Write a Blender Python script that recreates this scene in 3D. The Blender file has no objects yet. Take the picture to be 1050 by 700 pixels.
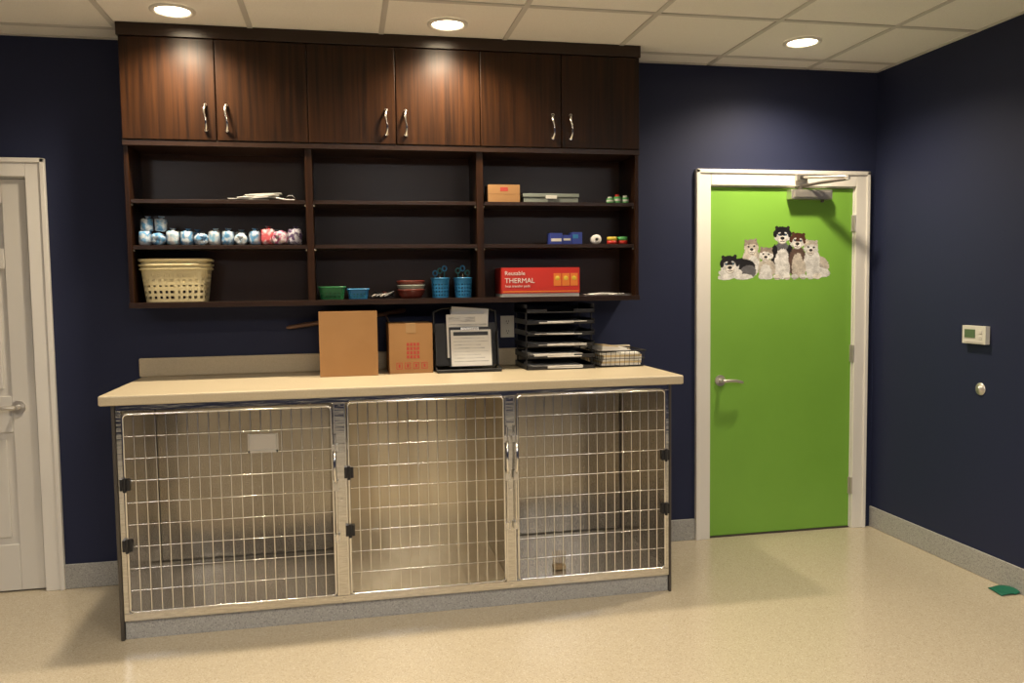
import bpy, numpy as np, math, random
from mathutils import Matrix, Vector
random.seed(4); rng=np.random.RandomState(7)
S=bpy.context.scene
COL=bpy.context.collection
# ------------------------------------------------------------ materials
def newmat(name):
    m=bpy.data.materials.new(name); m.use_nodes=True
    nt=m.node_tree; b=nt.nodes['Principled BSDF']; return m,nt,b
def setp(b,k,v):
    if k in b.inputs: b.inputs[k].default_value=v
def M(name,col,rough=.5,metal=0.,spec=.5,noise=None,bump=0.,bscale=60.,coat=0.,col2=None,nscale=20.,stretch=(1,1,1),ramp=(.4,.6),emis=None,trans=0.,det=4.,bdist=.002):
    m,nt,b=newmat(name); L=nt.links
    c=(col[0],col[1],col[2],1)
    setp(b,'Base Color',c); setp(b,'Roughness',rough); setp(b,'Metallic',metal); setp(b,'Specular IOR Level',spec)
    setp(b,'Coat Weight',coat); setp(b,'Coat Roughness',.15); setp(b,'Transmission Weight',trans)
    tc=nt.nodes.new('ShaderNodeTexCoord'); mp=nt.nodes.new('ShaderNodeMapping'); mp.inputs['Scale'].default_value=stretch
    L.new(tc.outputs['Object'],mp.inputs['Vector'])
    if col2 is not None:
        n=nt.nodes.new('ShaderNodeTexNoise'); n.inputs['Scale'].default_value=nscale; n.inputs['Detail'].default_value=det
        L.new(mp.outputs[0],n.inputs['Vector'])
        r=nt.nodes.new('ShaderNodeValToRGB'); e=r.color_ramp.elements
        e[0].position=ramp[0]; e[0].color=c; e[1].position=ramp[1]; e[1].color=(col2[0],col2[1],col2[2],1)
        L.new(n.outputs['Fac'],r.inputs['Fac']); L.new(r.outputs['Color'],b.inputs['Base Color'])
    if bump>0:
        n=nt.nodes.new('ShaderNodeTexNoise'); n.inputs['Scale'].default_value=bscale; n.inputs['Detail'].default_value=3
        L.new(mp.outputs[0],n.inputs['Vector'])
        bp=nt.nodes.new('ShaderNodeBump'); bp.inputs['Strength'].default_value=bump; bp.inputs['Distance'].default_value=bdist
        L.new(n.outputs['Fac'],bp.inputs['Height']); L.new(bp.outputs['Normal'],b.inputs['Normal'])
    if emis:
        setp(b,'Emission Color',(emis[0],emis[1],emis[2],1)); setp(b,'Emission Strength',emis[3])
    return m
navy=M('navy_wall_paint',(.018,.0235,.060),.6,spec=.25,bump=.25,bscale=220,bdist=.001)
tile=M('ceiling_tile',(.92,.90,.86),.9,spec=.1,col2=(.84,.82,.78),nscale=260,ramp=(.45,.7),bump=.5,bscale=200)
tbar=M('ceiling_grid_white',(.62,.60,.57),.5)
white=M('white_trim_paint',(.78,.76,.72),.4)
whitedoor=M('white_door_paint',(.66,.64,.60),.42)
green=M('green_door_paint',(.200,.43,.055),.42,col2=(.192,.415,.052),nscale=3)
steel=M('polished_stainless',(.70,.69,.67),.10,1.,col2=(.58,.57,.55),nscale=26,stretch=(1,1,10),bump=.10,bscale=6,bdist=.006)
steelin=M('stainless_liner',(.54,.50,.43),.20,.88,col2=(.38,.345,.29),nscale=1.6,stretch=(1.5,1.5,.9),bump=.14,bscale=2.2,bdist=.02,ramp=(.35,.65))
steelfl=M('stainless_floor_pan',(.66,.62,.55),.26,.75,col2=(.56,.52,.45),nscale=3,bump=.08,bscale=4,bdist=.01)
panelc=M('kennel_panel_lit',(.84,.75,.57),.22,.50,col2=(.62,.53,.38),nscale=1.4,stretch=(3,1,.3),ramp=(.4,.6))  # brightness of the reflecting middle bay is put into this pale colour
steelw=M('steel_wire',(.84,.83,.81),.14,1.)
chrome=M('chrome',(.80,.79,.77),.15,1.)
nickel=M('satin_nickel',(.66,.63,.58),.32,.8)
gun=M('dark_hinge_metal',(.10,.09,.08),.4,.6)
blackp=M('black_plastic',(.012,.012,.014),.4)
blackm=M('black_powder_metal',(.015,.015,.016),.5)
kraft=M('kraft_cardboard',(.38,.212,.093),.85,spec=.2,col2=(.35,.192,.083),nscale=4)
kraftd=M('kraft_cardboard_inside',(.28,.155,.07),.9,spec=.1)
tape=M('packing_tape',(.40,.25,.12),.3)
paper=M('white_paper',(.75,.74,.71),.7)
manila=M('manila',(.62,.50,.30),.7)
papergrey=M('printed_paper',(.42,.42,.43),.7,col2=(.66,.66,.65),nscale=60,stretch=(.3,1,3),ramp=(.4,.55))
cream=M('cream_plastic',(.72,.63,.37),.45)
redp=M('red_print',(.55,.028,.018),.4)
orangep=M('orange_print',(.72,.20,.03),.45)
ink=M('red_ink',(.42,.05,.035),.7)
blueb=M('blue_plastic',(.03,.19,.40),.35)
tealb=M('teal_plastic',(.02,.15,.16),.35)
greenb=M('green_plastic',(.02,.16,.055),.35)
lime=M('bright_green_label',(.08,.38,.10),.4)
dblue=M('dark_blue_box',(.03,.05,.28),.4)
maroon=M('maroon_ceramic',(.16,.03,.02),.3)
yellow=M('yellow_label',(.7,.5,.05),.4)
greyg=M('grey_green_lid',(.24,.27,.24),.5)
counter=M('countertop_laminate',(.56,.48,.34),.36,col2=(.51,.435,.30),nscale=180,ramp=(.4,.65))
plate=M('white_plastic',(.66,.65,.60),.4)
lcd=M('lcd_green',(.10,.16,.09),.25)
slot=M('dark_slot',(.02,.02,.02),.6)
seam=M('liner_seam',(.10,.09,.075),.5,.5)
brushm=M('tan_bristle',(.36,.26,.14),.8,col2=(.25,.17,.09),nscale=60,stretch=(6,1,.2))
greencl=M('green_fabric',(.0,.12,.07),.6)
darkwood=M('dark_stick_wood',(.16,.085,.05),.4)
lamp=M('lamp_lens',(1,.9,.7),.5,emis=(1.,.82,.56,16.))
tubeL=M('fluorescent_diffuser',(.9,.9,.9),.5,emis=(.96,.96,1.,11.))
tissue=[M('wrap_blue',(.62,.70,.78),.5,col2=(.10,.30,.55),nscale=45,ramp=(.42,.58)),
        M('wrap_white',(.66,.70,.74),.5,col2=(.20,.42,.60),nscale=40,ramp=(.45,.62)),
        M('wrap_red',(.60,.10,.12),.5,col2=(.60,.45,.48),nscale=40,ramp=(.5,.6)),
        M('wrap_pink',(.60,.54,.58),.5,col2=(.45,.12,.25),nscale=55,ramp=(.48,.56)),
        M('wrap_purple',(.56,.55,.62),.5,col2=(.10,.06,.15),nscale=60,ramp=(.46,.54))]
def speck(name,c1,c2,c3,rough,scale=240):
    m,nt,b=newmat(name); L=nt.links
    tc=nt.nodes.new('ShaderNodeTexCoord')
    v=nt.nodes.new('ShaderNodeTexVoronoi'); v.inputs['Scale'].default_value=scale
    L.new(tc.outputs['Object'],v.inputs['Vector'])
    sep=nt.nodes.new('ShaderNodeSeparateColor'); L.new(v.outputs['Color'],sep.inputs[0])
    r=nt.nodes.new('ShaderNodeValToRGB'); r.color_ramp.interpolation='CONSTANT'
    e=r.color_ramp.elements; e[0].position=0; e[0].color=(*c2,1); e[1].position=.12; e[1].color=(*c1,1)
    x=e.new(.9); x.color=(*c3,1)
    L.new(sep.outputs[0],r.inputs['Fac']); L.new(r.outputs[0],b.inputs['Base Color'])
    setp(b,'Roughness',rough); return m
floorm=speck('floor_vinyl',(.49,.43,.325),(.40,.35,.255),(.56,.505,.40),.22)
kickm=speck('cove_base_vinyl',(.36,.36,.35),(.22,.22,.22),(.48,.48,.47),.45,300)
def woodmat(name,ca,cb,rough,axis='Z',sc=22,spec=.5):
    m,nt,b=newmat(name); L=nt.links
    tc=nt.nodes.new('ShaderNodeTexCoord'); mp=nt.nodes.new('ShaderNodeMapping')
    mp.inputs['Scale'].default_value={'Z':(sc,sc,.7),'X':(.7,sc,sc)}[axis]
    L.new(tc.outputs['Object'],mp.inputs['Vector'])
    n=nt.nodes.new('ShaderNodeTexNoise'); n.inputs['Scale'].default_value=3.; n.inputs['Detail'].default_value=9; n.inputs['Distortion'].default_value=.35
    L.new(mp.outputs[0],n.inputs['Vector'])
    r=nt.nodes.new('ShaderNodeValToRGB'); e=r.color_ramp.elements
    e[0].position=.30; e[0].color=(*ca,1); e[1].position=.72; e[1].color=(*cb,1)
    L.new(n.outputs['Fac'],r.inputs['Fac']); L.new(r.outputs[0],b.inputs['Base Color'])
    setp(b,'Roughness',rough); setp(b,'Specular IOR Level',spec); return m
woodD=woodmat('walnut_laminate_door',(.0095,.0036,.0015),(.036,.0130,.0036),.34,'Z',spec=.24)
woodS=woodmat('walnut_laminate_shelf',(.020,.0095,.0057),(.028,.0132,.0078),.30,'X',spec=.40)
woodB=M('walnut_back_panel',(.046,.0225,.0135),.30,spec=.42)
# ------------------------------------------------------------ mesh builder
class B:
    def __init__(s,name): s.n=name; s.v=[]; s.f=[]; s.m=[]; s.s=[]; s.mats=[]
    def mi(s,mat):
        if mat not in s.mats: s.mats.append(mat)
        return s.mats.index(mat)
    def add(s,vs,fs,mat,smooth=False,T=None):
        o=len(s.v); k=s.mi(mat)
        if T is not None: vs=[tuple(T@Vector(v)) for v in vs]
        s.v+= [tuple(map(float,v)) for v in vs]
        for f in fs: s.f.append([i+o for i in f]); s.m.append(k); s.s.append(smooth)
    def box(s,x0,x1,y0,y1,z0,z1,mat,T=None,taper=0.):
        t=taper
        vs=[(x0+t,y0+t,z0),(x1-t,y0+t,z0),(x1-t,y1-t,z0),(x0+t,y1-t,z0),(x0,y0,z1),(x1,y0,z1),(x1,y1,z1),(x0,y1,z1)]
        s.add(vs,[(0,3,2,1),(4,5,6,7),(0,1,5,4),(1,2,6,5),(2,3,7,6),(3,0,4,7)],mat,False,T)
    def cyl(s,p0,p1,r,mat,seg=20,r2=None,cap=True):
        p0=Vector(p0);p1=Vector(p1);d=(p1-p0).normalized()
        u=d.orthogonal().normalized(); w=d.cross(u); r2=r if r2 is None else r2
        vs=[];
        for p,rr in ((p0,r),(p1,r2)):
            for i in range(seg):
                a=2*math.pi*i/seg; vs.append(p+u*math.cos(a)*rr+w*math.sin(a)*rr)
        s.add(vs,[(i,(i+1)%seg,seg+(i+1)%seg,seg+i) for i in range(seg)],mat,True)
        if cap:
            s.add(vs,[tuple(range(seg))[::-1],tuple(range(seg,2*seg))],mat,False)
    def lathe(s,c,prof,mat,seg=28,axis='Z',smooth=True):
        vs=[];n=len(prof)
        for r,h in prof:
            for i in range(seg):
                a=2*math.pi*i/seg; x,y=r*math.cos(a),r*math.sin(a)
                vs.append({'Z':(c[0]+x,c[1]+y,c[2]+h),'Y':(c[0]+x,c[1]+h,c[2]+y),'X':(c[0]+h,c[1]+x,c[2]+y)}[axis])
        fs=[(j*seg+i,j*seg+(i+1)%seg,(j+1)*seg+(i+1)%seg,(j+1)*seg+i) for j in range(n-1) for i in range(seg)]
        s.add(vs,fs,mat,smooth)
    def tube(s,pts,r,mat,seg=6,closed=False):
        P=[Vector(p) for p in pts]; n=len(P); vs=[]; prev=None
        for i in range(n):
            if closed: t=(P[(i+1)%n]-P[i-1]).normalized()
            else: t=(P[min(i+1,n-1)]-P[max(i-1,0)]).normalized()
            if prev is None: u=t.orthogonal().normalized()
            else: u=(prev-t*prev.dot(t)).normalized()
            prev=u; w=t.cross(u); rr=r[i] if isinstance(r,(list,tuple)) else r
            for k in range(seg):
                a=2*math.pi*k/seg; vs.append(P[i]+u*math.cos(a)*rr+w*math.sin(a)*rr)
        fs=[]
        for i in range(n if closed else n-1):
            j=(i+1)%n
            for k in range(seg): fs.append((i*seg+k,i*seg+(k+1)%seg,j*seg+(k+1)%seg,j*seg+k))
        s.add(vs,fs,mat,True)
        if not closed: s.add(vs,[tuple(range(seg))[::-1],tuple(range((n-1)*seg,n*seg))],mat)
    def ob(s,bevel=0.,solid=0.,parent=None,seg=2):
        me=bpy.data.meshes.new(s.n); V=np.array(s.v); c=(V.min(0)+V.max(0))/2; c[2]=V[:,2].min()
        if parent is not None: c=np.array([0.,0.,0.])
        me.from_pydata([tuple(v) for v in V-c],[],s.f)
        for m in s.mats: me.materials.append(m)
        me.polygons.foreach_set('material_index',s.m); me.polygons.foreach_set('use_smooth',s.s)
        me.update()
        o=bpy.data.objects.new(s.n,me); COL.objects.link(o); o.location=c
        if solid:
            q=o.modifiers.new('solid','SOLIDIFY'); q.thickness=solid; q.offset=0
        if bevel:
            q=o.modifiers.new('bevel','BEVEL'); q.width=bevel; q.segments=seg; q.limit_method='ANGLE'; q.angle_limit=math.radians(50); q.harden_normals=False
        if parent is not None:
            o.parent=parent; o.matrix_parent_inverse=parent.matrix_basis.inverted()
        return o
def shell(b,cx,cy,z0,z1,hx,hy,tap,nu,nz,mat,rows=None,bottom=True,sq=5.,holes=True):
    def ring(t,z):
        f=1-tap*(1-(z-z0)/(z1-z0)); c,sn=math.cos(t),math.sin(t)
        return (cx+hx*f*math.copysign(abs(c)**(2/sq),c), cy+hy*f*math.copysign(abs(sn)**(2/sq),sn), z)
    ts=np.linspace(0,2*math.pi,721); pp=np.array([ring(t,z1)[:2] for t in ts]); dl=np.r_[0,np.cumsum(np.hypot(*np.diff(pp,axis=0).T))]
    tt=np.interp(np.linspace(0,dl[-1],nu+1)[:-1],dl,ts)
    vs=[ring(t,z0+(z1-z0)*j/nz) for j in range(nz+1) for t in tt]
    fs=[]
    for j in range(nz):
        for i in range(nu):
            if holes and 0<j<nz-2 and j%2==1 and i%2==1: continue
            fs.append((j*nu+i,j*nu+(i+1)%nu,(j+1)*nu+(i+1)%nu,(j+1)*nu+i))
    if bottom: fs.append(tuple(range(nu))[::-1])
    b.add(vs,fs,mat,False)
def text(parent,body,loc,size,mat,name='label',rot=(math.pi/2,0,0),ext=.0004):
    c=bpy.data.curves.new(name,'FONT'); c.body=body; c.size=size; c.extrude=ext; c.resolution_u=2
    o=bpy.data.objects.new(name+'_tmp',c); COL.objects.link(o)
    dg=bpy.context.evaluated_depsgraph_get(); me=bpy.data.meshes.new_from_object(o.evaluated_get(dg))
    me.materials.clear(); me.materials.append(mat)
    q=bpy.data.objects.new(name,me); COL.objects.link(q); bpy.data.objects.remove(o)
    q.parent=parent; q.matrix_parent_inverse=parent.matrix_basis.inverted(); q.location=loc; q.rotation_euler=rot
    return q
# ------------------------------------------------------------ room
D=4.416; HC=2.716; XR=3.107; XL=-2.95; YB=-2.6; T=.14
b=B('floor'); b.box(XL-T,XR+T,YB-T,D+T,-.1,0,floorm); b.ob()
b=B('wall_back')
for x0,x1,z0,z1 in [(XL-T,-2.432,0,HC),(-1.490,2.042,0,HC),(2.974,XR+T,0,HC),(-2.432,-1.490,2.046,HC),(2.042,2.974,2.046,HC)]:
    b.box(x0,x1,D,D+T,z0,z1,navy)
b.ob()
b=B('wall_right'); b.box(XR,XR+T,YB,D,0,HC,navy); b.ob()
b=B('wall_left'); b.box(XL-T,XL,YB,D,0,HC,navy); b.ob()
b=B('wall_front'); b.box(XL-T,XR+T,YB-T,YB,0,HC,navy); b.ob()
b=B('ceiling'); b.box(XL-T,XR+T,YB-T,D+T,HC,HC+.1,tile)
xs=[-1.015+.61*k for k in range(-3,7)]; ys=[4.235-.61*k for k in range(0,12)]
for x in xs: b.box(x-.012,x+.012,YB,D,HC-.006,HC-.0005,tbar)
for y in ys: b.box(XL,XR,y-.012,y+.012,HC-.0065,HC-.001,tbar)
b.box(XL,XR,D-.022,D,HC-.006,HC,tbar); b.box(XR-.022,XR,YB,D,HC-.006,HC,tbar); b.box(XL,XL+.022,YB,D,HC-.006,HC,tbar)
b.ob()
def baseb(name,x0,x1,y0,y1):
    b=B(name); b.box(x0,x1,y0,y1,0,.125,kickm); return b.ob(bevel=.004)
baseb('baseboard_back_left',-1.41,-.985,D-.012,D); baseb('baseboard_back_right',1.53,1.96,D-.012,D)
baseb('baseboard_right',XR-.012,XR,YB,D-.001); baseb('baseboard_left',XL,XL+.012,YB,D-.001)
# ------------------------------------------------------------ doors
def trim(name,xi0,xi1,zt,w=.089):
    b=B(name)
    for x0,x1 in ((xi0-w,xi0),(xi1,xi1+w)):
        b.box(x0,x1,D-.018,D+.002,0,zt+w,white)
    b.box(xi0+.0001,xi1-.0001,D-.018,D+.002,zt,zt+w,white)
    for x0,x1 in ((xi0-w,xi0-w+.022),(xi1+w-.022,xi1+w)): b.box(x0,x1,D-.026,D-.018,0,zt+w,white)
    b.box(xi0-w,xi1+w,D-.026,D-.018,zt+w-.022,zt+w,white)
    b.box(xi0,xi0+.006,D,D+.12,0,zt,white); b.box(xi1-.006,xi1,D,D+.12,0,zt,white); b.box(xi0,xi1,D,D+.12,zt-.006,zt,white)
    return b.ob(bevel=.003)
trim('trim_1',-2.425,-1.497,2.043); trim('trim_2',2.049,2.967,2.043)
b=B('door_1'); x0,x1=-2.417,-1.505
b.box(x0,x1,D+.022,D+.055,.008,2.034,whitedoor)
stx=[(x0,x0+.11),(x0+.401,x0+.511),(x1-.11,x1)]; rz=[(.008,.24),(.80,.98),(1.60,1.70),(1.92,2.034)]
for a,c in stx: b.box(a,c,D+.008,D+.022,.008,2.034,whitedoor)
for a,c in rz:
    for (p,q) in ((stx[0][1],stx[1][0]),(stx[1][1],stx[2][0])): b.box(p,q,D+.008,D+.022,a,c,whitedoor)
for (p,q) in ((stx[0][1],stx[1][0]),(stx[1][1],stx[2][0])):
    for k in range(3):
        z0,z1=rz[k][1],rz[k+1][0]
        b.box(p+.035,q-.035,D+.011,D+.022,z0+.035,z1-.035,whitedoor)
b.cyl((-1.585,D+.012,.925),(-1.585,D-.0,.925),.032,nickel,28); b.cyl((-1.585,D,.925),(-1.585,D-.045,.925),.011,nickel)
b.tube([(-1.585,D-.045,.925),(-1.62,D-.05,.928),(-1.66,D-.05,.926),(-1.70,D-.045,.917),(-1.715,D-.042,.912)],[.011,.010,.009,.009,.007],nickel,10)
b.ob(bevel=.004)
b=B('door_2'); x0,x1=2.057,2.960
b.box(x0,x1,D+.006,D+.05,.010,2.034,green)
b.box(x0,x1,D-.0,D+.05,.0,.009,gun)
b.cyl((2.118,D+.006,.925),(2.118,D-.004,.925),.032,nickel,28); b.cyl((2.118,D,.925),(2.118,D-.048,.925),.011,nickel)
b.tube([(2.118,D-.048,.925),(2.15,D-.052,.928),(2.19,D-.052,.926),(2.225,D-.047,.918),(2.238,D-.043,.914)],[.011,.010,.009,.009,.007],nickel,10)
for z in (1.83,1.06,.26):
    b.cyl((2.966,D-.010,z-.05),(2.966,D-.010,z+.05),.008,nickel,12); b.box(2.950,2.962,D-.003,D+.006,z-.05,z+.05,nickel)
door2=b.ob(bevel=.002)
b=B('door_closer')
b.box(2.53,2.79,D-.052,D+.005,1.965,2.020,nickel); b.box(2.545,2.775,D-.060,D-.052,1.975,2.010,nickel)
b.cyl((2.60,D-.028,2.020),(2.60,D-.028,2.040),.014,gun); b.cyl((2.74,D-.028,1.95),(2.74,D-.028,1.965),.010,gun)
b.tube([(2.60,D-.028,2.040),(2.68,D-.12,2.052),(2.775,D-.22,2.062)],.009,gun,8)
b.tube([(2.775,D-.22,2.074),(2.70,D-.14,2.082),(2.60,D-.035,2.090)],.008,nickel,8)
b.cyl((2.775,D-.22,2.055),(2.775,D-.22,2.082),.012,nickel,14)
b.box(2.565,2.635,D-.045,D-.026,2.070,2.110,nickel); b.box(2.585,2.615,D-.05,D-.03,2.08,2.10,gun)
b.ob(bevel=.003,parent=door2)
# ------------------------------------------------------------ upper cabinet
YU=4.13; CX0,CX1=-.99,1.525; CZ0,CZ1=1.407,2.714
b=B('overhead_cupboard'); yf=YU+.02; t=.02
bays=[CX0,-.158,.682,CX1]
b.box(CX0,CX0+t,yf,D-.001,CZ0,CZ1,woodD); b.box(CX1-t,CX1,yf,D-.001,CZ0,CZ1,woodD)
for x in bays[1:3]: b.box(x-.017,x+.017,yf,D-.02,CZ0,2.66,woodD)
b.box(CX0+t,CX1-t,D-.014,D-.001,CZ0,CZ1,woodB)
for i in range(3):
    a=bays[i]+(t if i==0 else .017); c=bays[i+1]-(t if i==2 else .017)
    for z0,z1,yy in ((CZ0,1.430,yf+.001),(1.682,1.700,yf+.012),(1.897,1.915,yf+.012),(2.160,2.186,yf+.001),(2.64,2.66,yf+.001)):
        b.box(a+.0005,c-.0005,yy,D-.0145,z0,z1,woodS)
b.box(CX0-.001,CX1+.001,YU+.004,yf,CZ0-.002,1.430,woodS); b.box(CX0,CX1,YU+.004,yf,2.160,2.186,woodS)
b.box(CX0-.006,CX1+.004,YU-.006,D-.001,2.656,2.7145,woodS)
for i in range(3):
    for xx in (bays[i]+.021,bays[i+1]-.021):
        for zz in (1.677,1.892): b.cyl((xx-.004,YU+.05,zz),(xx+.004,YU+.05,zz),.006,nickel,8)
cab=b.ob(bevel=.0015)
b=B('cabinet_doors'); w=(CX1-CX0)/6
for i in range(6): b.box(CX0+i*w+.002,CX0+(i+1)*w-.002,YU,YU+.019,2.188,2.653,woodD)
b.ob(bevel=.0025,parent=cab)
b=B('cabinet_handles')
for k in (1,3,5):
    for sx in (-.047,.047):
        X=CX0+k*w+sx; z0,z1=2.235,2.350; pts=[];rr=[]
        for j in range(13):
            u=j/12; pts.append((X+.004*math.sin(u*2*math.pi),YU-.004-.026*math.sin(u*math.pi)**.6,z0+(z1-z0)*u)); rr.append(.0035+.0035*abs(math.cos(u*math.pi))**1.5)
        b.tube(pts,rr,chrome,8)
        for z in (z0,z1): b.cyl((X,YU,z),(X,YU-.006,z),.008,chrome,12)
b.ob(parent=cab)
# ------------------------------------------------------------ counter + kennels
b=B('countertop')
b.box(-1.012,1.565,3.648,D-.002,1.012,1.055,counter)
b.box(-1.020,1.565,D-.022,D-.002,1.055,1.150,counter)
b.ob(bevel=.008,seg=3)
YC=3.682; KX0,KX1=-.955,1.502
b=B('steel_dog_kennel')
divs=[KX0,-.036,.727,KX1]
b.box(KX0-.016,KX0-.002,YC-.004,4.40,0,1.011,gun); b.box(KX1+.002,KX1+.012,YC-.004,4.40,0,1.011,gun)
b.box(KX0,KX1,YC+.012,4.395,0,.082,kickm)
b.box(KX0,KX1,YC+.02,4.395,.083,.112,steelfl)
b.box(KX0,KX1,4.380,4.395,.112,1.0,steelin)
b.box(KX0,KX1,YC+.03,4.395,1.0,1.011,steelin)
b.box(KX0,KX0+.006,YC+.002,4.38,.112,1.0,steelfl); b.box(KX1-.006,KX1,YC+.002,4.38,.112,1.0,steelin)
for x in divs[1:3]: b.box(x-.008,x+.008,YC+.002,4.38,.112,1.0,steelin)
n=14; vs=[]
for j in range(n+1):
    for i in range(n+1):
        u,v=i/n,j/n; vs.append((-.90+.80*u,4.352+.016*math.sin(u*math.pi)*math.sin(v*2.6),.16+.73*v-.018*math.sin(u*math.pi)*(1-v)**3))
b.add(vs,[(j*(n+1)+i,j*(n+1)+i+1,(j+1)*(n+1)+i+1,(j+1)*(n+1)+i) for j in range(n) for i in range(n)],steelin,True)
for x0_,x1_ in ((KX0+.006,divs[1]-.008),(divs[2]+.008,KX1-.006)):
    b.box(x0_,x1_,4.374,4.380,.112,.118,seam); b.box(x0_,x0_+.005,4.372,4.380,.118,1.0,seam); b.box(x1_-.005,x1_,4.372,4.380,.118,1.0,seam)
b.box(divs[1]+.0085,divs[2]-.0085,4.30,4.306,.1125,.999,panelc)  # pale sheets added to brighten the middle bay
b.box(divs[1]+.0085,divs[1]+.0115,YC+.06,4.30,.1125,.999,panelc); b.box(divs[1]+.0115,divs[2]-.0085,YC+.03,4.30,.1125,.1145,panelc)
b.box(KX0,KX1,YC,YC+.03,.984,1.011,steel); b.box(KX0,KX1,YC-.001,YC+.02,.083,.116,steel)
posts=[(KX0,-.934),(-.066,-.010),(.703,.752),(1.484,KX1)]
for a,c in posts: b.box(a,c,YC,YC+.02,.116,.984,steel)
for a,c in posts[1:3]:
    b.box(a+.002,a+.008,YC-.005,YC,.118,.982,chrome); b.box(c-.008,c-.002,YC-.005,YC,.118,.982,chrome)
    for z in (.10,.975,.55): b.cyl(((a+c)/2,YC,z),((a+c)/2,YC-.004,z),.006,chrome,10)
ken=b.ob(bevel=.0012)
def cagedoor(name,x0,x1,z0,z1,hinge,card=False):
    b=B(name); y=YC-.012; r=.018
    pts=[]
    for cx,cz,a0 in ((x1-r,z1-r,0),(x0+r,z1-r,90),(x0+r,z0+r,180),(x1-r,z0+r,270)):
        for k in range(5):
            a=math.radians(a0+k*22.5); pts.append((cx+r*math.cos(a),y,cz+r*math.sin(a)))
    b.tube(pts,.0058,steelw,8,closed=True)
    nv=int(round((x1-x0)/.0425))
    for i in range(1,nv):
        x=x0+(x1-x0)*i/nv; b.tube([(x,y-.003,z0),(x,y-.003,z1)],.0028,steelw,8)
    nh=9
    for j in range(1,nh):
        z=z0+(z1-z0)*j/nh; b.tube([(x0,y+.002,z),(x1,y+.002,z)],.0022,steelw,8)
    hx=x0 if hinge=='L' else x1
    for z in (.675,.415):
        b.box(hx-.020,hx+.020,y-.012,YC+.001,z-.024,z+.024,blackp)
        b.cyl((hx,y-.015,z-.03),(hx,y-.015,z+.03),.007,blackp,10)
    lx=x1 if hinge=='L' else x0; sg=1 if hinge=='L' else -1
    b.tube([(lx+sg*.012,y-.012,z0+.25),(lx+sg*.012,y-.012,z0+.72)],.0045,steelw,8)
    b.box(lx+sg*.012-.010,lx+sg*.012+.010,y-.018,y-.006,.60,.64,nickel)
    b.tube([(lx+sg*.012,y-.012,.78),(lx+sg*.010,y-.03,.77),(lx+sg*.008,y-.034,.70),(lx+sg*.010,y-.03,.645),(lx+sg*.012,y-.012,.63)],.006,chrome,8)
    b.box(lx+sg*.012-.012,lx+sg*.012+.012,y-.014,y+.010,z0+.245,z0+.275,nickel); b.box(lx+sg*.012-.012,lx+sg*.012+.012,y-.014,y+.010,.775,.80,nickel)
    if card:
        b.box(-.425,-.300,y-.012,y-.006,.785,.865,nickel)
        b.box(-.425,-.300,y-.016,y-.012,.785,.796,chrome); b.box(-.425,-.417,y-.016,y-.012,.785,.865,chrome); b.box(-.308,-.300,y-.016,y-.012,.785,.865,chrome)
    return b.ob(parent=ken)
cagedoor('kennel_door_1',-.925,-.072,.125,.972,'L',True)
cagedoor('kennel_door_2',-.003,.697,.125,.985,'L')
cagedoor('kennel_door_3',.760,1.478,.125,.985,'R')
b=B('scrub_brush'); Tm=Matrix.Translation((.985,3.80,.1165))
b.box(-.03,.03,-.02,.02,0,.018,brushm,Tm)
for i in range(8):
    b.cyl(tuple(Tm@Vector((-.026+i*.0075,0,.018))),tuple(Tm@Vector((-.034+i*.0097,0,.090-.002*abs(i-3.5)))),.0022,brushm,6)
b.ob(bevel=.001,parent=ken)
# ------------------------------------------------------------ counter items
ZC=1.056
def carton(name,x0,x1,y0,y1,h,rz=0.):
    b=B(name); w=.004
    cx,cy=(x0+x1)/2,(y0+y1)/2; Tm=Matrix.Translation((cx,cy,ZC))@Matrix.Rotation(rz,4,'Z'); a,c=(x1-x0)/2,(y1-y0)/2
    b.box(-a,a,-c,-c+w,0,h,kraft,Tm); b.box(-a,a,c-w,c,0,h,kraft,Tm); b.box(-a,-a+w,-c+w,c-w,0,h,kraft,Tm); b.box(a-w,a,-c+w,c-w,0,h,kraft,Tm); b.box(-a+w,a-w,-c+w,c-w,0,w,kraft,Tm)
    return b,Tm,a,c
b,Tm,a,c=carton('cardboard_box',-.128,.152,4.10,4.368,.318)
h=.318
# open top with the front and back flaps tucked down inside
b.box(-a+.006,a-.006,-c+.005,-c+.008,h-.11,h-.003,kraftd,Tm); b.box(-a+.006,a-.006,c-.008,c-.005,h-.11,h-.003,kraftd,Tm)
b.ob(bevel=.001)
b=B('wooden_stick')
b.tube([(-.300,4.383,1.288),(-.285,4.383,1.290),(-.20,4.383,1.302),(.20,4.383,1.350),(.30,4.383,1.366),(.312,4.383,1.368)],[.005,.010,.012,.012,.013,.007],darkwood,12)
b.tube([(.205,4.365,1.350),(.225,4.364,1.30),(.245,4.364,1.26),(.250,4.364,1.20)],.0045,darkwood,8)
b.ob()
b,Tm,a,c=carton('cardboard_box',.208,.425,4.14,4.34,.252,rz=.02); h=.252
b.box(-a,-.001,-c,c,h-.004,h,kraft,Tm); b.box(.001,a,-c,c,h-.004,h,kraft,Tm)
b.box(-.025,.025,-c-.0006,c,h,h+.0006,tape,Tm); b.box(-.025,.025,-c-.0008,-c,h-.05,h+.0006,tape,Tm)
for i in range(4):
    for j in range(4): b.box(-.022+i*.017,-.010+i*.017,-c-.0008,-c,.075+j*.021,.090+j*.021,ink,Tm)
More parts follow.
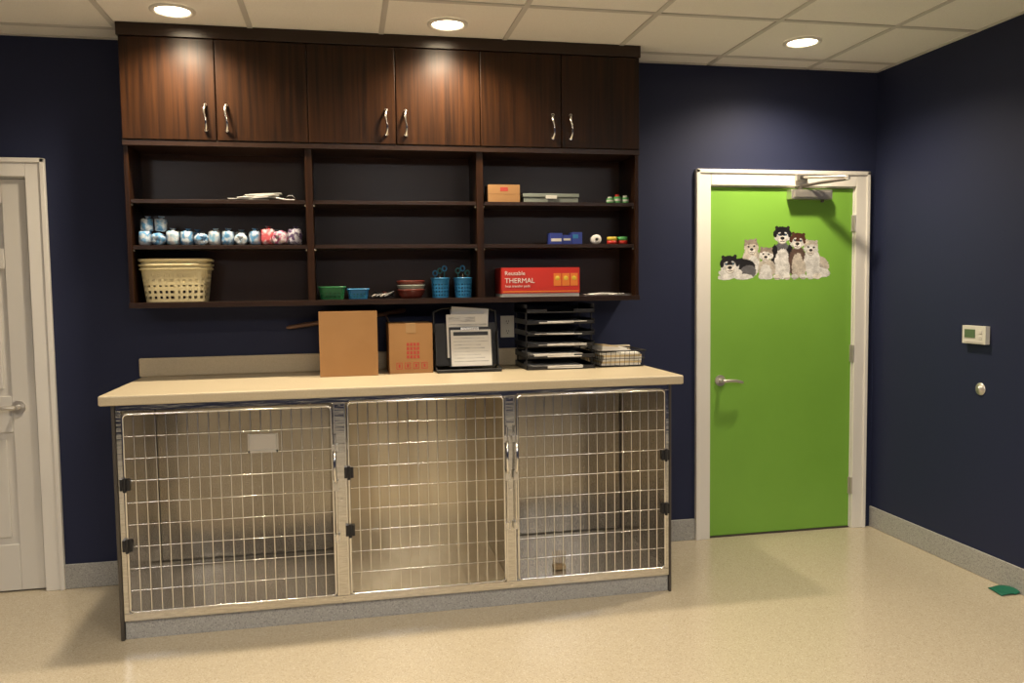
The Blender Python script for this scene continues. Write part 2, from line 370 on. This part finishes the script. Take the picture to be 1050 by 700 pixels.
for i in range(4):
    xx=-.075+i*.042
    b.box(xx,xx+.03,-c-.0008,-c,.022,.025,ink,Tm); b.box(xx,xx+.03,-c-.0008,-c,.052,.055,ink,Tm); b.box(xx,xx+.003,-c-.0008,-c,.025,.052,ink,Tm); b.box(xx+.027,xx+.03,-c-.0008,-c,.025,.052,ink,Tm)
    b.box(xx+.010,xx+.020,-c-.0008,-c,.030,.047,ink,Tm)
b.ob(bevel=.001)
b=B('document_stand'); x0,x1=.445,.770; yf=4.20
tilt=math.radians(-10)
Tm=Matrix.Translation(((x0+x1)/2,yf,ZC+.026))@Matrix.Rotation(tilt,4,'X'); a=(x1-x0)/2
b.box(-a,a,0,.008,.0,.22,blackm,Tm)
b.box(x0,x1,4.09,4.25,ZC,ZC+.006,blackm)
for s_ in (-1,1): b.tube([Tm@Vector((s_*a,-.004,.0)),Tm@Vector((s_*a,.004,.14)),Tm@Vector((s_*a,.004,.28))],.006,blackm,8)
for s_ in (-1,1): b.tube([(s_*a+(x0+x1)/2,4.10,ZC+.008),(s_*a+(x0+x1)/2,4.20,ZC+.03),(s_*a+(x0+x1)/2,4.25,ZC+.008)],.005,blackm,8)
b.tube([(x0,4.10,ZC+.010),(x1,4.10,ZC+.010)],.006,blackm,8)
b.tube([Tm@Vector((-a,.004,.28)),Tm@Vector((-a*.7,.004,.300)),Tm@Vector((a*.7,.004,.300)),Tm@Vector((a,.004,.28))],.005,blackm,8)
b.box(-a,-a+.006,-.05,.0,.0,.17,blackm,Tm); b.box(a-.006,a,-.05,0,.0,.17,blackm,Tm)
b.box(-.09,.135,-.030,-.024,-.010,.195,blackp,Tm)
b.box(-.082,.127,-.033,-.030,-.006,.180,paper,Tm)
for j in range(9): b.box(-.068,.112-.02*(j%3),-.0334,-.033,.015+j*.017,.020+j*.017,papergrey,Tm)
b.box(-.068,.112,-.0336,-.033,.150,.170,blackp,Tm)
b.box(-.03,.065,-.040,-.030,.176,.192,chrome,Tm)
b.box(-.10,.115,-.026,-.008,.04,.262,paper,Tm); b.box(-.09,.11,-.0265,-.026,.205,.212,papergrey,Tm); b.box(-.09,.05,-.0265,-.026,.222,.250,papergrey,Tm)
T2=Tm@Matrix.Rotation(math.radians(5),4,'Y'); b.box(-.095,.10,-.006,-.002,.05,.300,paper,T2)
T2=Tm@Matrix.Translation((0,-.008,.262))@Matrix.Rotation(math.radians(-50),4,'X'); b.box(-.075,.10,-.004,.0,0,.05,paper,T2)
b.ob(bevel=.001)
b=B('letter_tray_stack'); x0,x1,y0,y1=.900,1.262,4.09,4.38
for k in range(6):
    z=ZC+.001+k*.058
    b.box(x0,x1,y0,y1,z,z+.004,blackp)
    b.box(x0,x0+.005,y0,y1,z+.004,z+.026,blackp); b.box(x1-.005,x1,y0,y1,z+.004,z+.026,blackp)
    b.box(x0,x1,y1-.004,y1,z+.004,z+.03,blackp)
    b.box(x0,x0+.11,y0,y0+.005,z+.004,z+.018,blackp); b.box(x1-.11,x1,y0,y0+.005,z+.004,z+.018,blackp)
    if k<5:
        for xx in (x0+.004,x1-.010):
            for yy in (y0+.03,y1-.04): b.box(xx,xx+.006,yy,yy+.012,z,z+.06,blackp)
    if k in (0,1,2,3,4):
        hh={0:.014,1:.018,2:.010,3:.005,4:.010}[k]; o=random.uniform(-.02,.02)
        for q in range(3):
            rz_=Matrix.Translation(((x0+x1)/2+o,(y0+y1)/2-.01,z+.005+q*hh/3))@Matrix.Rotation(random.uniform(-.05,.05),4,'Z')
            b.box(-.13,.13,-.135,.13,0,hh/3,paper if q!=1 else papergrey,rz_)
b.box(x0,x0+.005,y0,y1,ZC+.29,ZC+.335,blackp); b.box(x1-.005,x1,y0,y1,ZC+.29,ZC+.335,blackp)
b.ob(bevel=.001)
b=B('wire_paper_basket'); x0,x1,y0,y1=1.290,1.545,4.10,4.36; z0,z1=ZC+.004,ZC+.085
rect=lambda z,i=0.:[(x0+i,y0+i,z),(x1-i,y0+i,z),(x1-i,y1-i,z),(x0+i,y1-i,z)]
for z,i,r in ((z1,0,.0035),(z0+.04,.004,.002),(z0,.012,.003)): b.tube(rect(z,i),r,blackm,6,closed=True)
for k in range(10):
    x=x0+.012+(x1-x0-.024)*k/9
    b.tube([(x,y0,z1),(x,y0+.012,z0),(x,y1-.012,z0),(x,y1,z1)],.0013,blackm,5)
for k in range(7):
    y=y0+.012+(y1-y0-.024)*k/6
    b.tube([(x0,y,z1),(x0+.012,y,z0),(x1-.012,y,z0),(x1,y,z1)],.0013,blackm,5)
for q in range(6):
    Tq=Matrix.Translation(((x0+x1)/2,(y0+y1)/2,z0+.004+q*.011))@Matrix.Rotation(random.uniform(-.09,.09),4,'Z')
    b.box(-.108,.108,-.108,.108,0,.010,[paper,manila,paper][q%3],Tq)
Tq=Matrix.Translation((1.37,4.22,z0+.076))@Matrix.Rotation(.1,4,'Y')@Matrix.Rotation(.2,4,'Z'); b.box(-.075,.075,-.08,.08,0,.026,paper,Tq); b.box(-.076,.02,-.081,.081,.026,.030,manila,Tq)
b.ob(bevel=.0)
b=B('wall_outlet'); b.box(.828,.902,D-.007,D-.0005,1.208,1.325,plate)
for z in (1.240,1.293):
    b.cyl((.865,D-.007,z),(.865,D-.010,z),.017,plate,20)
    for dx in (-.006,.006): b.box(.865+dx-.0012,.865+dx+.0012,D-.0108,D-.010,z-.002,z+.008,slot)
    b.cyl((.865,D-.010,z-.009),(.865,D-.0106,z-.009),.003,slot,8)
b.ob(bevel=.0015)
# ------------------------------------------------------------ shelf items
Z1,Z2,Z3=1.430,1.700,1.915
b=B('cream_plastic_basket'); BX=-.800
shell(b,BX,4.285,Z1+.003,Z1+.175,.156,.10,.13,64,13,cream)
def rim(b,cx,cy,hx,hy,z,r,mat):
    pts=[]
    for i in range(48):
        t=2*math.pi*i/48; c_,s_=math.cos(t),math.sin(t); pts.append((cx+hx*math.copysign(abs(c_)**.4,c_),cy+hy*math.copysign(abs(s_)**.4,s_),z))
    b.tube(pts,r,mat,6,closed=True)
rim(b,BX,4.285,.158,.102,Z1+.160,.005,cream); rim(b,BX,4.285,.161,.104,Z1+.178,.005,cream)
shell(b,BX,4.285,Z1+.06,Z1+.200,.154,.098,.08,64,9,cream); rim(b,BX,4.285,.160,.104,Z1+.202,.006,cream)
b.ob(solid=.0025)
b=B('bandage_wrap_rolls')
def roll(x,y,zb,r,hh,mat,ax):
    seg=18; prof=[(.004,-hh),(r*.6,-hh*1.02),(r*.95,-hh*.9),(r*1.02,-hh*.4),(r,.3*hh),(r*.97,hh*.88),(r*.6,hh),(.004,hh*.9)]
    vs=[]
    for pr,ph in prof:
        for i in range(seg):
            a_=2*math.pi*i/seg; k=1+random.uniform(-.10,.10); vs.append(Vector((pr*k*math.cos(a_),pr*k*math.sin(a_),ph+random.uniform(-.003,.003))))
    R_=Matrix.Rotation(random.uniform(-.5,.5),4,'Z')@(Matrix.Rotation(math.pi/2,4,'X') if ax else Matrix.Identity(4))
    zmin=min((R_@v).z for v in vs); R_=Matrix.Translation((x,y,zb-zmin+.0008))@R_
    fs=[(j*seg+i,j*seg+(i+1)%seg,(j+1)*seg+(i+1)%seg,(j+1)*seg+i) for j in range(len(prof)-1) for i in range(seg)]
    b.add(vs,fs,mat,True,R_)
    b.add([(0,0,hh*.8),(.018,.01,hh+.012),(-.014,.012,hh+.015),(.002,-.016,hh+.010)],[(0,1,2),(0,2,3),(0,3,1)],mat,False,R_)
seq=[0,0,1,0,0,1,0,1,0,2,3,4]
for i,k in enumerate(seq):
    x=-.925+i*.0628; big=1.16 if i>8 else 1.
    roll(x,4.215+random.uniform(-.01,.01),Z2,.029*big,.033*big,tissue[k],i%3==1)
for x in (-.915,-.853): roll(x,4.22,Z2+.066,.027,.029,tissue[0],False)
for x in (-.32,-.245,-.5,-.7): roll(x,4.30,Z2,.03,.033,tissue[random.choice([0,1,3])],False)
b.ob()
b=B('folded_gauze_bags')
for i in range(6):
    Tq=Matrix.Translation((-.44+i*.012,4.22,Z3+.006+i*.005))@Matrix.Rotation(random.uniform(-.4,.4),4,'Z')@Matrix.Rotation(random.uniform(-.05,.05),4,'Y')
    b.box(-.10+.008*i,.09,-.035,.04,0,.003,paper,Tq)
b.tube([(-.34,4.2,Z3+.02),(-.30,4.18,Z3+.01),(-.27,4.19,Z3+.005),(-.23,4.2,Z3+.005)],.004,paper,6)
b.tube([(-.28,4.24,Z3+.006),(-.26,4.22,Z3+.028),(-.24,4.22,Z3+.030),(-.22,4.24,Z3+.006)],.004,steelw,6)
b.ob()
def basket(name,cx,hx,h,mat,hy=.06,tap=.15,nu=40,nz=7,y=4.235,sq=5.,z=Z1):
    b=B(name); shell(b,cx,y,z+.002,z+h,hx,hy,tap,nu,nz,mat,sq=sq)
    pts=[]
    for i in range(40):
        t=2*math.pi*i/40; c_,s_=math.cos(t),math.sin(t); e=2/sq; pts.append((cx+hx*1.02*math.copysign(abs(c_)**e,c_),y+hy*1.02*math.copysign(abs(s_)**e,s_),z+h))
    b.tube(pts,.0035,mat,6,closed=True); return b
basket('green_plastic_basket',-.062,.064,.062,greenb).ob(solid=.002)
b=basket('teal_plastic_basket',.066,.052,.050,blueb,hy=.05); b.box(.03,.10,4.21,4.26,Z1+.008,Z1+.055,tealb); b.ob(solid=.002)
b=B('dark_nail_clippers')
for i in range(4):
    x=.130+i*.021
    b.tube([(x,4.19,Z1+.010),(x+.02,4.20,Z1+.018),(x+.05,4.215,Z1+.014+.007*i)],[.008,.011,.006],blackp if i%2 else gun,8)
    b.tube([(x,4.24,Z1+.012),(x+.025,4.235,Z1+.030),(x+.05,4.215,Z1+.016)],[.009,.011,.006],maroon if i==2 else blackp,8)
b.ob()
b=B('stacked_pet_bowls')
for k in range(3):
    z=Z1+.001+k*.022
    b.lathe((.332,4.235,z),[(.001,0),(.05,0),(.062,.018),(.070,.040),(.074,.042),(.072,.046),(.066,.040),(.055,.016),(.04,.008),(.001,.008)],[maroon,greyg,maroon][k],32)
for i in range(3): b.lathe((.297+i*.035,4.235,Z1+.078),[(.001,-.012),(.012,-.010),(.016,0),(.012,.010),(.001,.012)],maroon,12)
b.ob()
for i,cx in enumerate((.482,.600)):
    b=basket('blue_perforated_cup',cx,.046,.100,blueb,hy=.046,tap=.12,nu=36,nz=11,sq=2.)
    for k in range(3):
        xx=cx-.02+k*.018; zz=Z1+.135+.012*((k+i)%3)
        b.tube([(xx,4.235,Z1+.008),(xx+.006*(k-1),4.23,zz-.02)],.0022,chrome if k%2 else tealb,6)
        c0=Vector((xx+.006*(k-1),4.23,zz-.008)); b.tube([c0+Vector((.011*math.cos(q*math.pi/5),0,.013*math.sin(q*math.pi/5))) for q in range(10)],.0028,tealb if (k+i)%2 else blueb,6,closed=True)
    b.ob(solid=.002)
b=B('small_brown_carton'); b.box(.728,.892,4.17,4.27,Z3+.001,Z3+.088,kraft); b.box(.728,.892,4.1695,4.2705,Z3+.040,Z3+.042,kraftd); b.box(.79,.83,4.1694,4.17,Z3+.055,Z3+.075,ink); b.ob(bevel=.001)
b=B('grey_flat_case'); b.box(.915,1.205,4.18,4.36,Z3+.001,Z3+.026,greyg); b.box(.911,1.209,4.176,4.364,Z3+.028,Z3+.046,greyg); b.box(1.03,1.09,4.172,4.176,Z3+.018,Z3+.036,plate); b.ob(bevel=.004)
b=B('green_label_bottles')
for i,(x,hh) in enumerate(((1.385,.034),(1.425,.046),(1.468,.040))):
    b.cyl((x,4.2,Z3+.001),(x,4.2,Z3+hh*.75),.019,lime,18); b.cyl((x,4.2,Z3+hh*.75),(x,4.2,Z3+hh),.012,plate if i!=1 else redp,14)
    b.cyl((x,4.2,Z3+hh*.25),(x,4.2,Z3+hh*.5),.0195,plate,18)
b.ob()
b=B('blue_supply_boxes')
b.box(1.050,1.115,4.17,4.24,Z2+.001,Z2+.058,dblue); b.box(1.118,1.165,4.175,4.24,Z2+.001,Z2+.048,dblue); b.box(1.168,1.222,4.17,4.25,Z2+.001,Z2+.062,dblue)
b.box(1.055,1.110,4.169,4.17,Z2+.015,Z2+.030,plate); b.box(1.122,1.160,4.174,4.175,Z2+.02,Z2+.03,plate); b.box(1.172,1.2,4.169,4.17,Z2+.03,Z2+.05,blueb); b.ob(bevel=.001)
b=B('gauze_roll'); b.lathe((1.305,4.20,Z2+.026),[(.008,-.02),(.025,-.02),(.025,.02),(.008,.02),(.008,-.02)],paper,22,axis='Y'); b.ob()
b=B('tape_roll_stack')
for i,(m_,x,z) in enumerate(((redp,1.395,0),(yellow,1.395,.02),(redp,1.452,0),(lime,1.452,.020))):
    b.lathe((x,4.20,Z2+.001+z),[(.014,0),(.027,0),(.027,.018),(.014,.018),(.014,0)],m_,22)
b.ob()
b=B('red_thermal_box'); b.box(.790,1.205,4.165,4.36,Z1+.018,Z1+.150,redp); 
b.box(.792,1.203,4.168,4.358,Z1+.001,Z1+.018,paper)
b.box(.795,1.200,4.1645,4.165,Z1+.024,Z1+.030,orangep)
for i in range(3):
    x=1.065+(i%3)*.045; z=Z1+.075
    b.box(x,x+.040,4.164,4.165,z-.02,z+.045,orangep); b.lathe((x+.020,4.1638,z+.020),[(.001,0),(.012,0),(.012,.0005)],yellow,12,axis='Y')
rb=b.ob(bevel=.001)
text(rb,'THERMAL',(.806,4.1640,Z1+.072),.036,paper); text(rb,'heat transfer pads',(.808,4.1640,Z1+.050),.018,paper,'label_small')
text(rb,'Reusable',(.806,4.1640,Z1+.112),.030,paper,'label_top')
b=B('instrument_tray'); b.box(1.235,1.49,4.17,4.30,Z1+.001,Z1+.004,nickel); b.tube([(1.235,4.17,Z1+.006),(1.49,4.17,Z1+.006),(1.49,4.30,Z1+.006),(1.235,4.30,Z1+.006)],.003,nickel,6,closed=True)
b.tube([(1.26,4.2,Z1+.009),(1.34,4.21,Z1+.012),(1.42,4.2,Z1+.009)],.004,paper,6); b.tube([(1.33,4.23,Z1+.009),(1.46,4.2,Z1+.011)],.004,chrome,6); b.ob()
# ------------------------------------------------------------ right wall things, floor scrap
b=B('thermostat'); yc=3.58
b.box(XR-.026,XR-.0005,yc-.078,yc+.078,1.168,1.258,plate); b.box(XR-.029,XR-.026,yc-.010,yc+.060,1.198,1.240,lcd)
for k in range(2): b.box(XR-.029,XR-.026,yc-.055,yc-.035,1.192+k*.028,1.208+k*.028,tbar)
b.box(XR-.028,XR-.026,yc-.065,yc+.065,1.174,1.182,tbar); b.ob(bevel=.006)
b=B('wall_door_stop'); b.lathe((XR-.0005,3.555,.942),[(.001,-.016),(.010,-.016),(.013,-.014),(.015,-.008),(.027,-.006),(.031,-.003),(.032,0)],nickel,26,axis='X'); b.ob()
b=B('green_cloth_scrap')
g=[];n=9
for j in range(n):
    for i in range(n):
        u,v=i/(n-1),j/(n-1); g.append((2.99+.13*u+.015*v,3.26+.10*v-.03*u*v,.003+.012*abs(math.sin(u*5+v*3))*(.3+.7*u)+.018*u*v))
b.add(g,[(j*n+i,j*n+i+1,(j+1)*n+i+1,(j+1)*n+i) for j in range(n-1) for i in range(n-1) if i+j<n+3],greencl,True); b.ob(solid=.002)
# ------------------------------------------------------------ husky sticker (flat vinyl print on the door)
SS=5; CW,CH=120,60
img=np.zeros((CH*SS,CW*SS,4))
yy,xx=np.mgrid[0:CH*SS,0:CW*SS]; xx=(xx+.5)/SS; yy=(yy+.5)/SS
def vnoise(sc,seed):
    r=np.random.RandomState(seed); h_,w_=int(CH*sc)+3,int(CW*sc)+3; g_=r.rand(h_,w_); X=xx*sc;Y=yy*sc; xi=X.astype(int);yi=Y.astype(int);fx=X-xi;fy=Y-yi
    return (g_[yi,xi]*(1-fx)*(1-fy)+g_[yi,xi+1]*fx*(1-fy)+g_[yi+1,xi]*(1-fx)*fy+g_[yi+1,xi+1]*fx*fy)-.5
N1=vnoise(1.1,1)+.6*vnoise(2.2,2); N2=vnoise(.35,3); N3=vnoise(2.5,5)
def paint(mask,c,var=.10):
    c=np.array(c)/255.; k=(1+var*2*(N1*.6+N3*.4+N2*.9))[...,None]
    img[...,:3]=np.where(mask[...,None],np.clip(c*k,0,1),img[...,:3]); img[...,3]=np.where(mask,1,img[...,3])
def ell(cx,cy,rx,ry,c,rot=0.,fur=.16,var=.13):
    a=math.radians(rot); dx=xx-cx;dy=yy-cy; u=(dx*math.cos(a)+dy*math.sin(a))/rx; v=(-dx*math.sin(a)+dy*math.cos(a))/ry
    paint(u*u+v*v<1+fur*2*N1,c,var)
def tri(p,c,var=.06):
    m=np.ones_like(xx,bool); (x0,y0),(x1,y1),(x2,y2)=p; s=np.sign((x1-x0)*(y2-y0)-(y1-y0)*(x2-x0))
    for (a0,b0),(a1,b1) in (((x0,y0),(x1,y1)),((x1,y1),(x2,y2)),((x2,y2),(x0,y0))): m&=((a1-a0)*(yy-b0)-(b1-b0)*(xx-a0))*s>-.3*N1
    paint(m,c,var)
WHT=(226,226,226);BLK=(30,29,34);GRY=(104,104,110);RED=(100,80,72);CRM=(204,196,186);TAN=(150,138,128);PNK=(120,92,88);SHD=(168,162,158)
def head(cx,cy,s,cap,face=WHT,eye=(70,110,150),mask=True,tilt=0):
    t=math.tan(math.radians(tilt))
    P=lambda x,y:(cx+x*s-t*y*s,cy+y*s+t*x*s)
    for sg in (-1,1):
        tri([P(sg*.86,-.35),P(sg*.70,-1.04),P(sg*.24,-.76)],cap); ell(*P(sg*.66,-.84),s*.19,s*.20,cap,fur=.1); tri([P(sg*.72,-.55),P(sg*.65,-.86),P(sg*.46,-.72)],PNK)
    ell(*P(0,-.18),s*.95,s*.80,cap,fur=.12)
    ell(*P(0,.22),s*.98,s*.60,face,fur=.28)
    if mask:
        for sg in (-1,1): ell(*P(sg*.84,-.10),s*.22,s*.40,cap,fur=.2)
        ell(*P(0,-.30),s*.62,s*.42,cap,fur=.15); tri([P(-.24,-.30),P(.24,-.30),P(0,.22)],cap)
        for sg in (-1,1): ell(*P(sg*.36,-.24),s*.17,s*.09,face,fur=.1,rot=sg*20)
    ell(*P(0,.60),s*.50,s*.46,SHD,fur=.05); ell(*P(0,.52),s*.46,s*.44,(244,240,234),fur=.05)
    for sg in (-1,1):
        ell(*P(sg*.38,-.04),s*.15,s*.12,(22,20,22),fur=0,var=0,rot=sg*-18); ell(*P(sg*.38,-.04),s*.08,s*.08,eye,fur=0,var=0); ell(*P(sg*.38,-.04),s*.04,s*.04,(5,5,8),fur=0,var=0)
    ell(*P(0,.36),s*.24,s*.18,(16,14,16),fur=0,var=0); ell(*P(-.06,.30),s*.07,s*.04,(90,90,95),fur=0,var=0)
    ell(*P(0,.60),s*.03,s*.14,(70,55,55),fur=0,var=0)
    for sg in (-1,1): ell(*P(sg*.16,.74),s*.17,s*.04,(60,36,36),fur=0,var=0,rot=sg*-16)
ell(68,38,12,19,GRY); ell(60,36,4,14,BLK); ell(76,36,4,14,BLK); ell(68,42,8,16,WHT); ell(84,40,10,16,RED); ell(84,44,6,13,CRM)
ell(36,39,9,16,CRM); ell(38,44,6,11,WHT)
ell(104,44,14,11,CRM,rot=28); ell(103,47,10,7,SHD,rot=28); ell(99,40,8.5,16,WHT); ell(110,51,9,5,WHT,rot=15); ell(98,54,4.5,4.5,WHT); ell(105,55,5,3.2,(245,240,232))
for x in (63,73): ell(x,47,3,9,WHT); ell(x,55.5,4,3,(245,240,234)); ell(x,57,3.4,.7,SHD,fur=0)
for x in (81,90): ell(x,47,2.8,8,CRM); ell(x,55.5,3.6,2.8,WHT); ell(x,57,3,.7,SHD,fur=0)
head(36,24,7.6,TAN,CRM,(60,50,40),False,-6)
head(68,12,9.0,BLK,WHT,(90,140,190)); head(84,18,8.4,(84,50,38),WHT,(80,120,160),tilt=6)
head(98,25,7.8,CRM,WHT,(60,50,45),False,5)
ell(52,47,9,10,CRM); ell(51,50,6,8,WHT); ell(47,55,3.5,3,WHT); ell(55,55,3.5,3,WHT); head(51,32,7.4,TAN,WHT,(60,60,60),False,4)
ell(23,46,17,10,BLK,rot=-6); ell(33,50,8,7,GRY); ell(28,55,10,3,WHT); ell(10,55.5,8,2.8,WHT); ell(15,51,12,5.5,WHT); head(14,42,9.2,BLK,WHT,(90,140,180),tilt=-4)
al=img[...,3]>0
x0s,z0s,sx,sz=2.090,1.495,.735/CW,.335/CH
Hh,Ww=al.shape
vid=-np.ones((Hh+1,Ww+1),int); verts=[];cols=[];faces=[]
lin=np.where(img[...,:3]<=.04045,img[...,:3]/12.92,((img[...,:3]+.055)/1.055)**2.4)
ys_,xs_=np.nonzero(al)
cxy=Vector((2.45,D+.0050,1.65))
for y_,x_ in zip(ys_,xs_):
    q=[]
    for dy,dx in ((1,0),(1,1),(0,1),(0,0)):
        if vid[y_+dy,x_+dx]<0:
            vid[y_+dy,x_+dx]=len(verts); verts.append((x0s+(x_+dx)/SS*sx-cxy.x,0,z0s+(Hh-(y_+dy))/SS*sz-cxy.z)); c_=lin[y_,x_]*.80; cols.append((c_[0],c_[1],c_[2],1))
        q.append(int(vid[y_+dy,x_+dx]))
    faces.append(q)
me=bpy.data.meshes.new('husky_puppies_sticker')
me.from_pydata(verts,[],faces)
ca=me.color_attributes.new('Col','FLOAT_COLOR','POINT'); ca.data.foreach_set('color',np.array(cols).ravel())
m,nt,bb=newmat('printed_vinyl'); at=nt.nodes.new('ShaderNodeAttribute'); at.attribute_name='Col'; nt.links.new(at.outputs['Color'],bb.inputs['Base Color']); setp(bb,'Roughness',.45)
me.materials.append(m); o=bpy.data.objects.new('husky_puppies_sticker',me); COL.objects.link(o); o.location=cxy
# ------------------------------------------------------------ lights
def can(x,y,power):
    b=B('recessed_downlight')
    b.lathe((x,y,HC-.0065),[(.070,.004),(.078,-.004),(.092,-.003),(.096,.0),(.096,.006)],white,36)
    b.lathe((x,y,HC-.006),[(.0005,.001),(.071,.001)],lamp,36)
    b.ob()
    l=bpy.data.lights.new('downlight_lamp','SPOT'); l.energy=power; l.color=(1.,.83,.60); l.spot_size=math.radians(150); l.spot_blend=.9; l.shadow_soft_size=.06
    o=bpy.data.objects.new('downlight_lamp',l); COL.objects.link(o); o.location=(x,y,HC-.03)
for x in (-.71,.505,2.33): can(x,3.93,78)
for x in (-1.93,-.71,.505,2.33): can(x,1.49,64)  # unseen rear row, with cans added to brighten the left and near floor
def troffer(x,y):
    b=B('fluorescent_troffer')
    b.box(x-.30,x+.30,y-.60,y+.60,HC-.010,HC-.007,tubeL)
    for a in (-1,1):
        b.box(x+a*.29-.012,x+a*.29+.012,y-.60,y+.60,HC-.014,HC-.010,tbar); b.box(x-.30,x+.30,y+a*.59-.012,y+a*.59+.012,HC-.014,HC-.010,tbar)
    b.ob()
for x in (-1.93,.51,2.34): troffer(x,-.65)
wd=bpy.data.worlds.new('world'); S.world=wd; wd.use_nodes=True; wd.node_tree.nodes['Background'].inputs[0].default_value=(.02,.02,.025,1)
S.view_settings.view_transform='Standard'; S.view_settings.look='None'; S.view_settings.exposure=.65
# ------------------------------------------------------------ camera
yaw,pit,rol,f,h=.199,.067,-.013,845.,1.486
Fv=np.array([math.sin(yaw)*math.cos(pit),math.cos(yaw)*math.cos(pit),-math.sin(pit)]); R=np.array([math.cos(yaw),-math.sin(yaw),0.]); U=np.cross(R,Fv)
R2=R*math.cos(rol)+U*math.sin(rol); U2=-R*math.sin(rol)+U*math.cos(rol)
cd=bpy.data.cameras.new('camera'); co=bpy.data.objects.new('camera',cd); COL.objects.link(co)
co.matrix_world=Matrix(((R2[0],U2[0],-Fv[0],0),(R2[1],U2[1],-Fv[1],0),(R2[2],U2[2],-Fv[2],h),(0,0,0,1)))
cd.sensor_width=36; cd.sensor_fit='HORIZONTAL'; cd.lens=f/1050*36; cd.clip_start=.05
S.camera=co
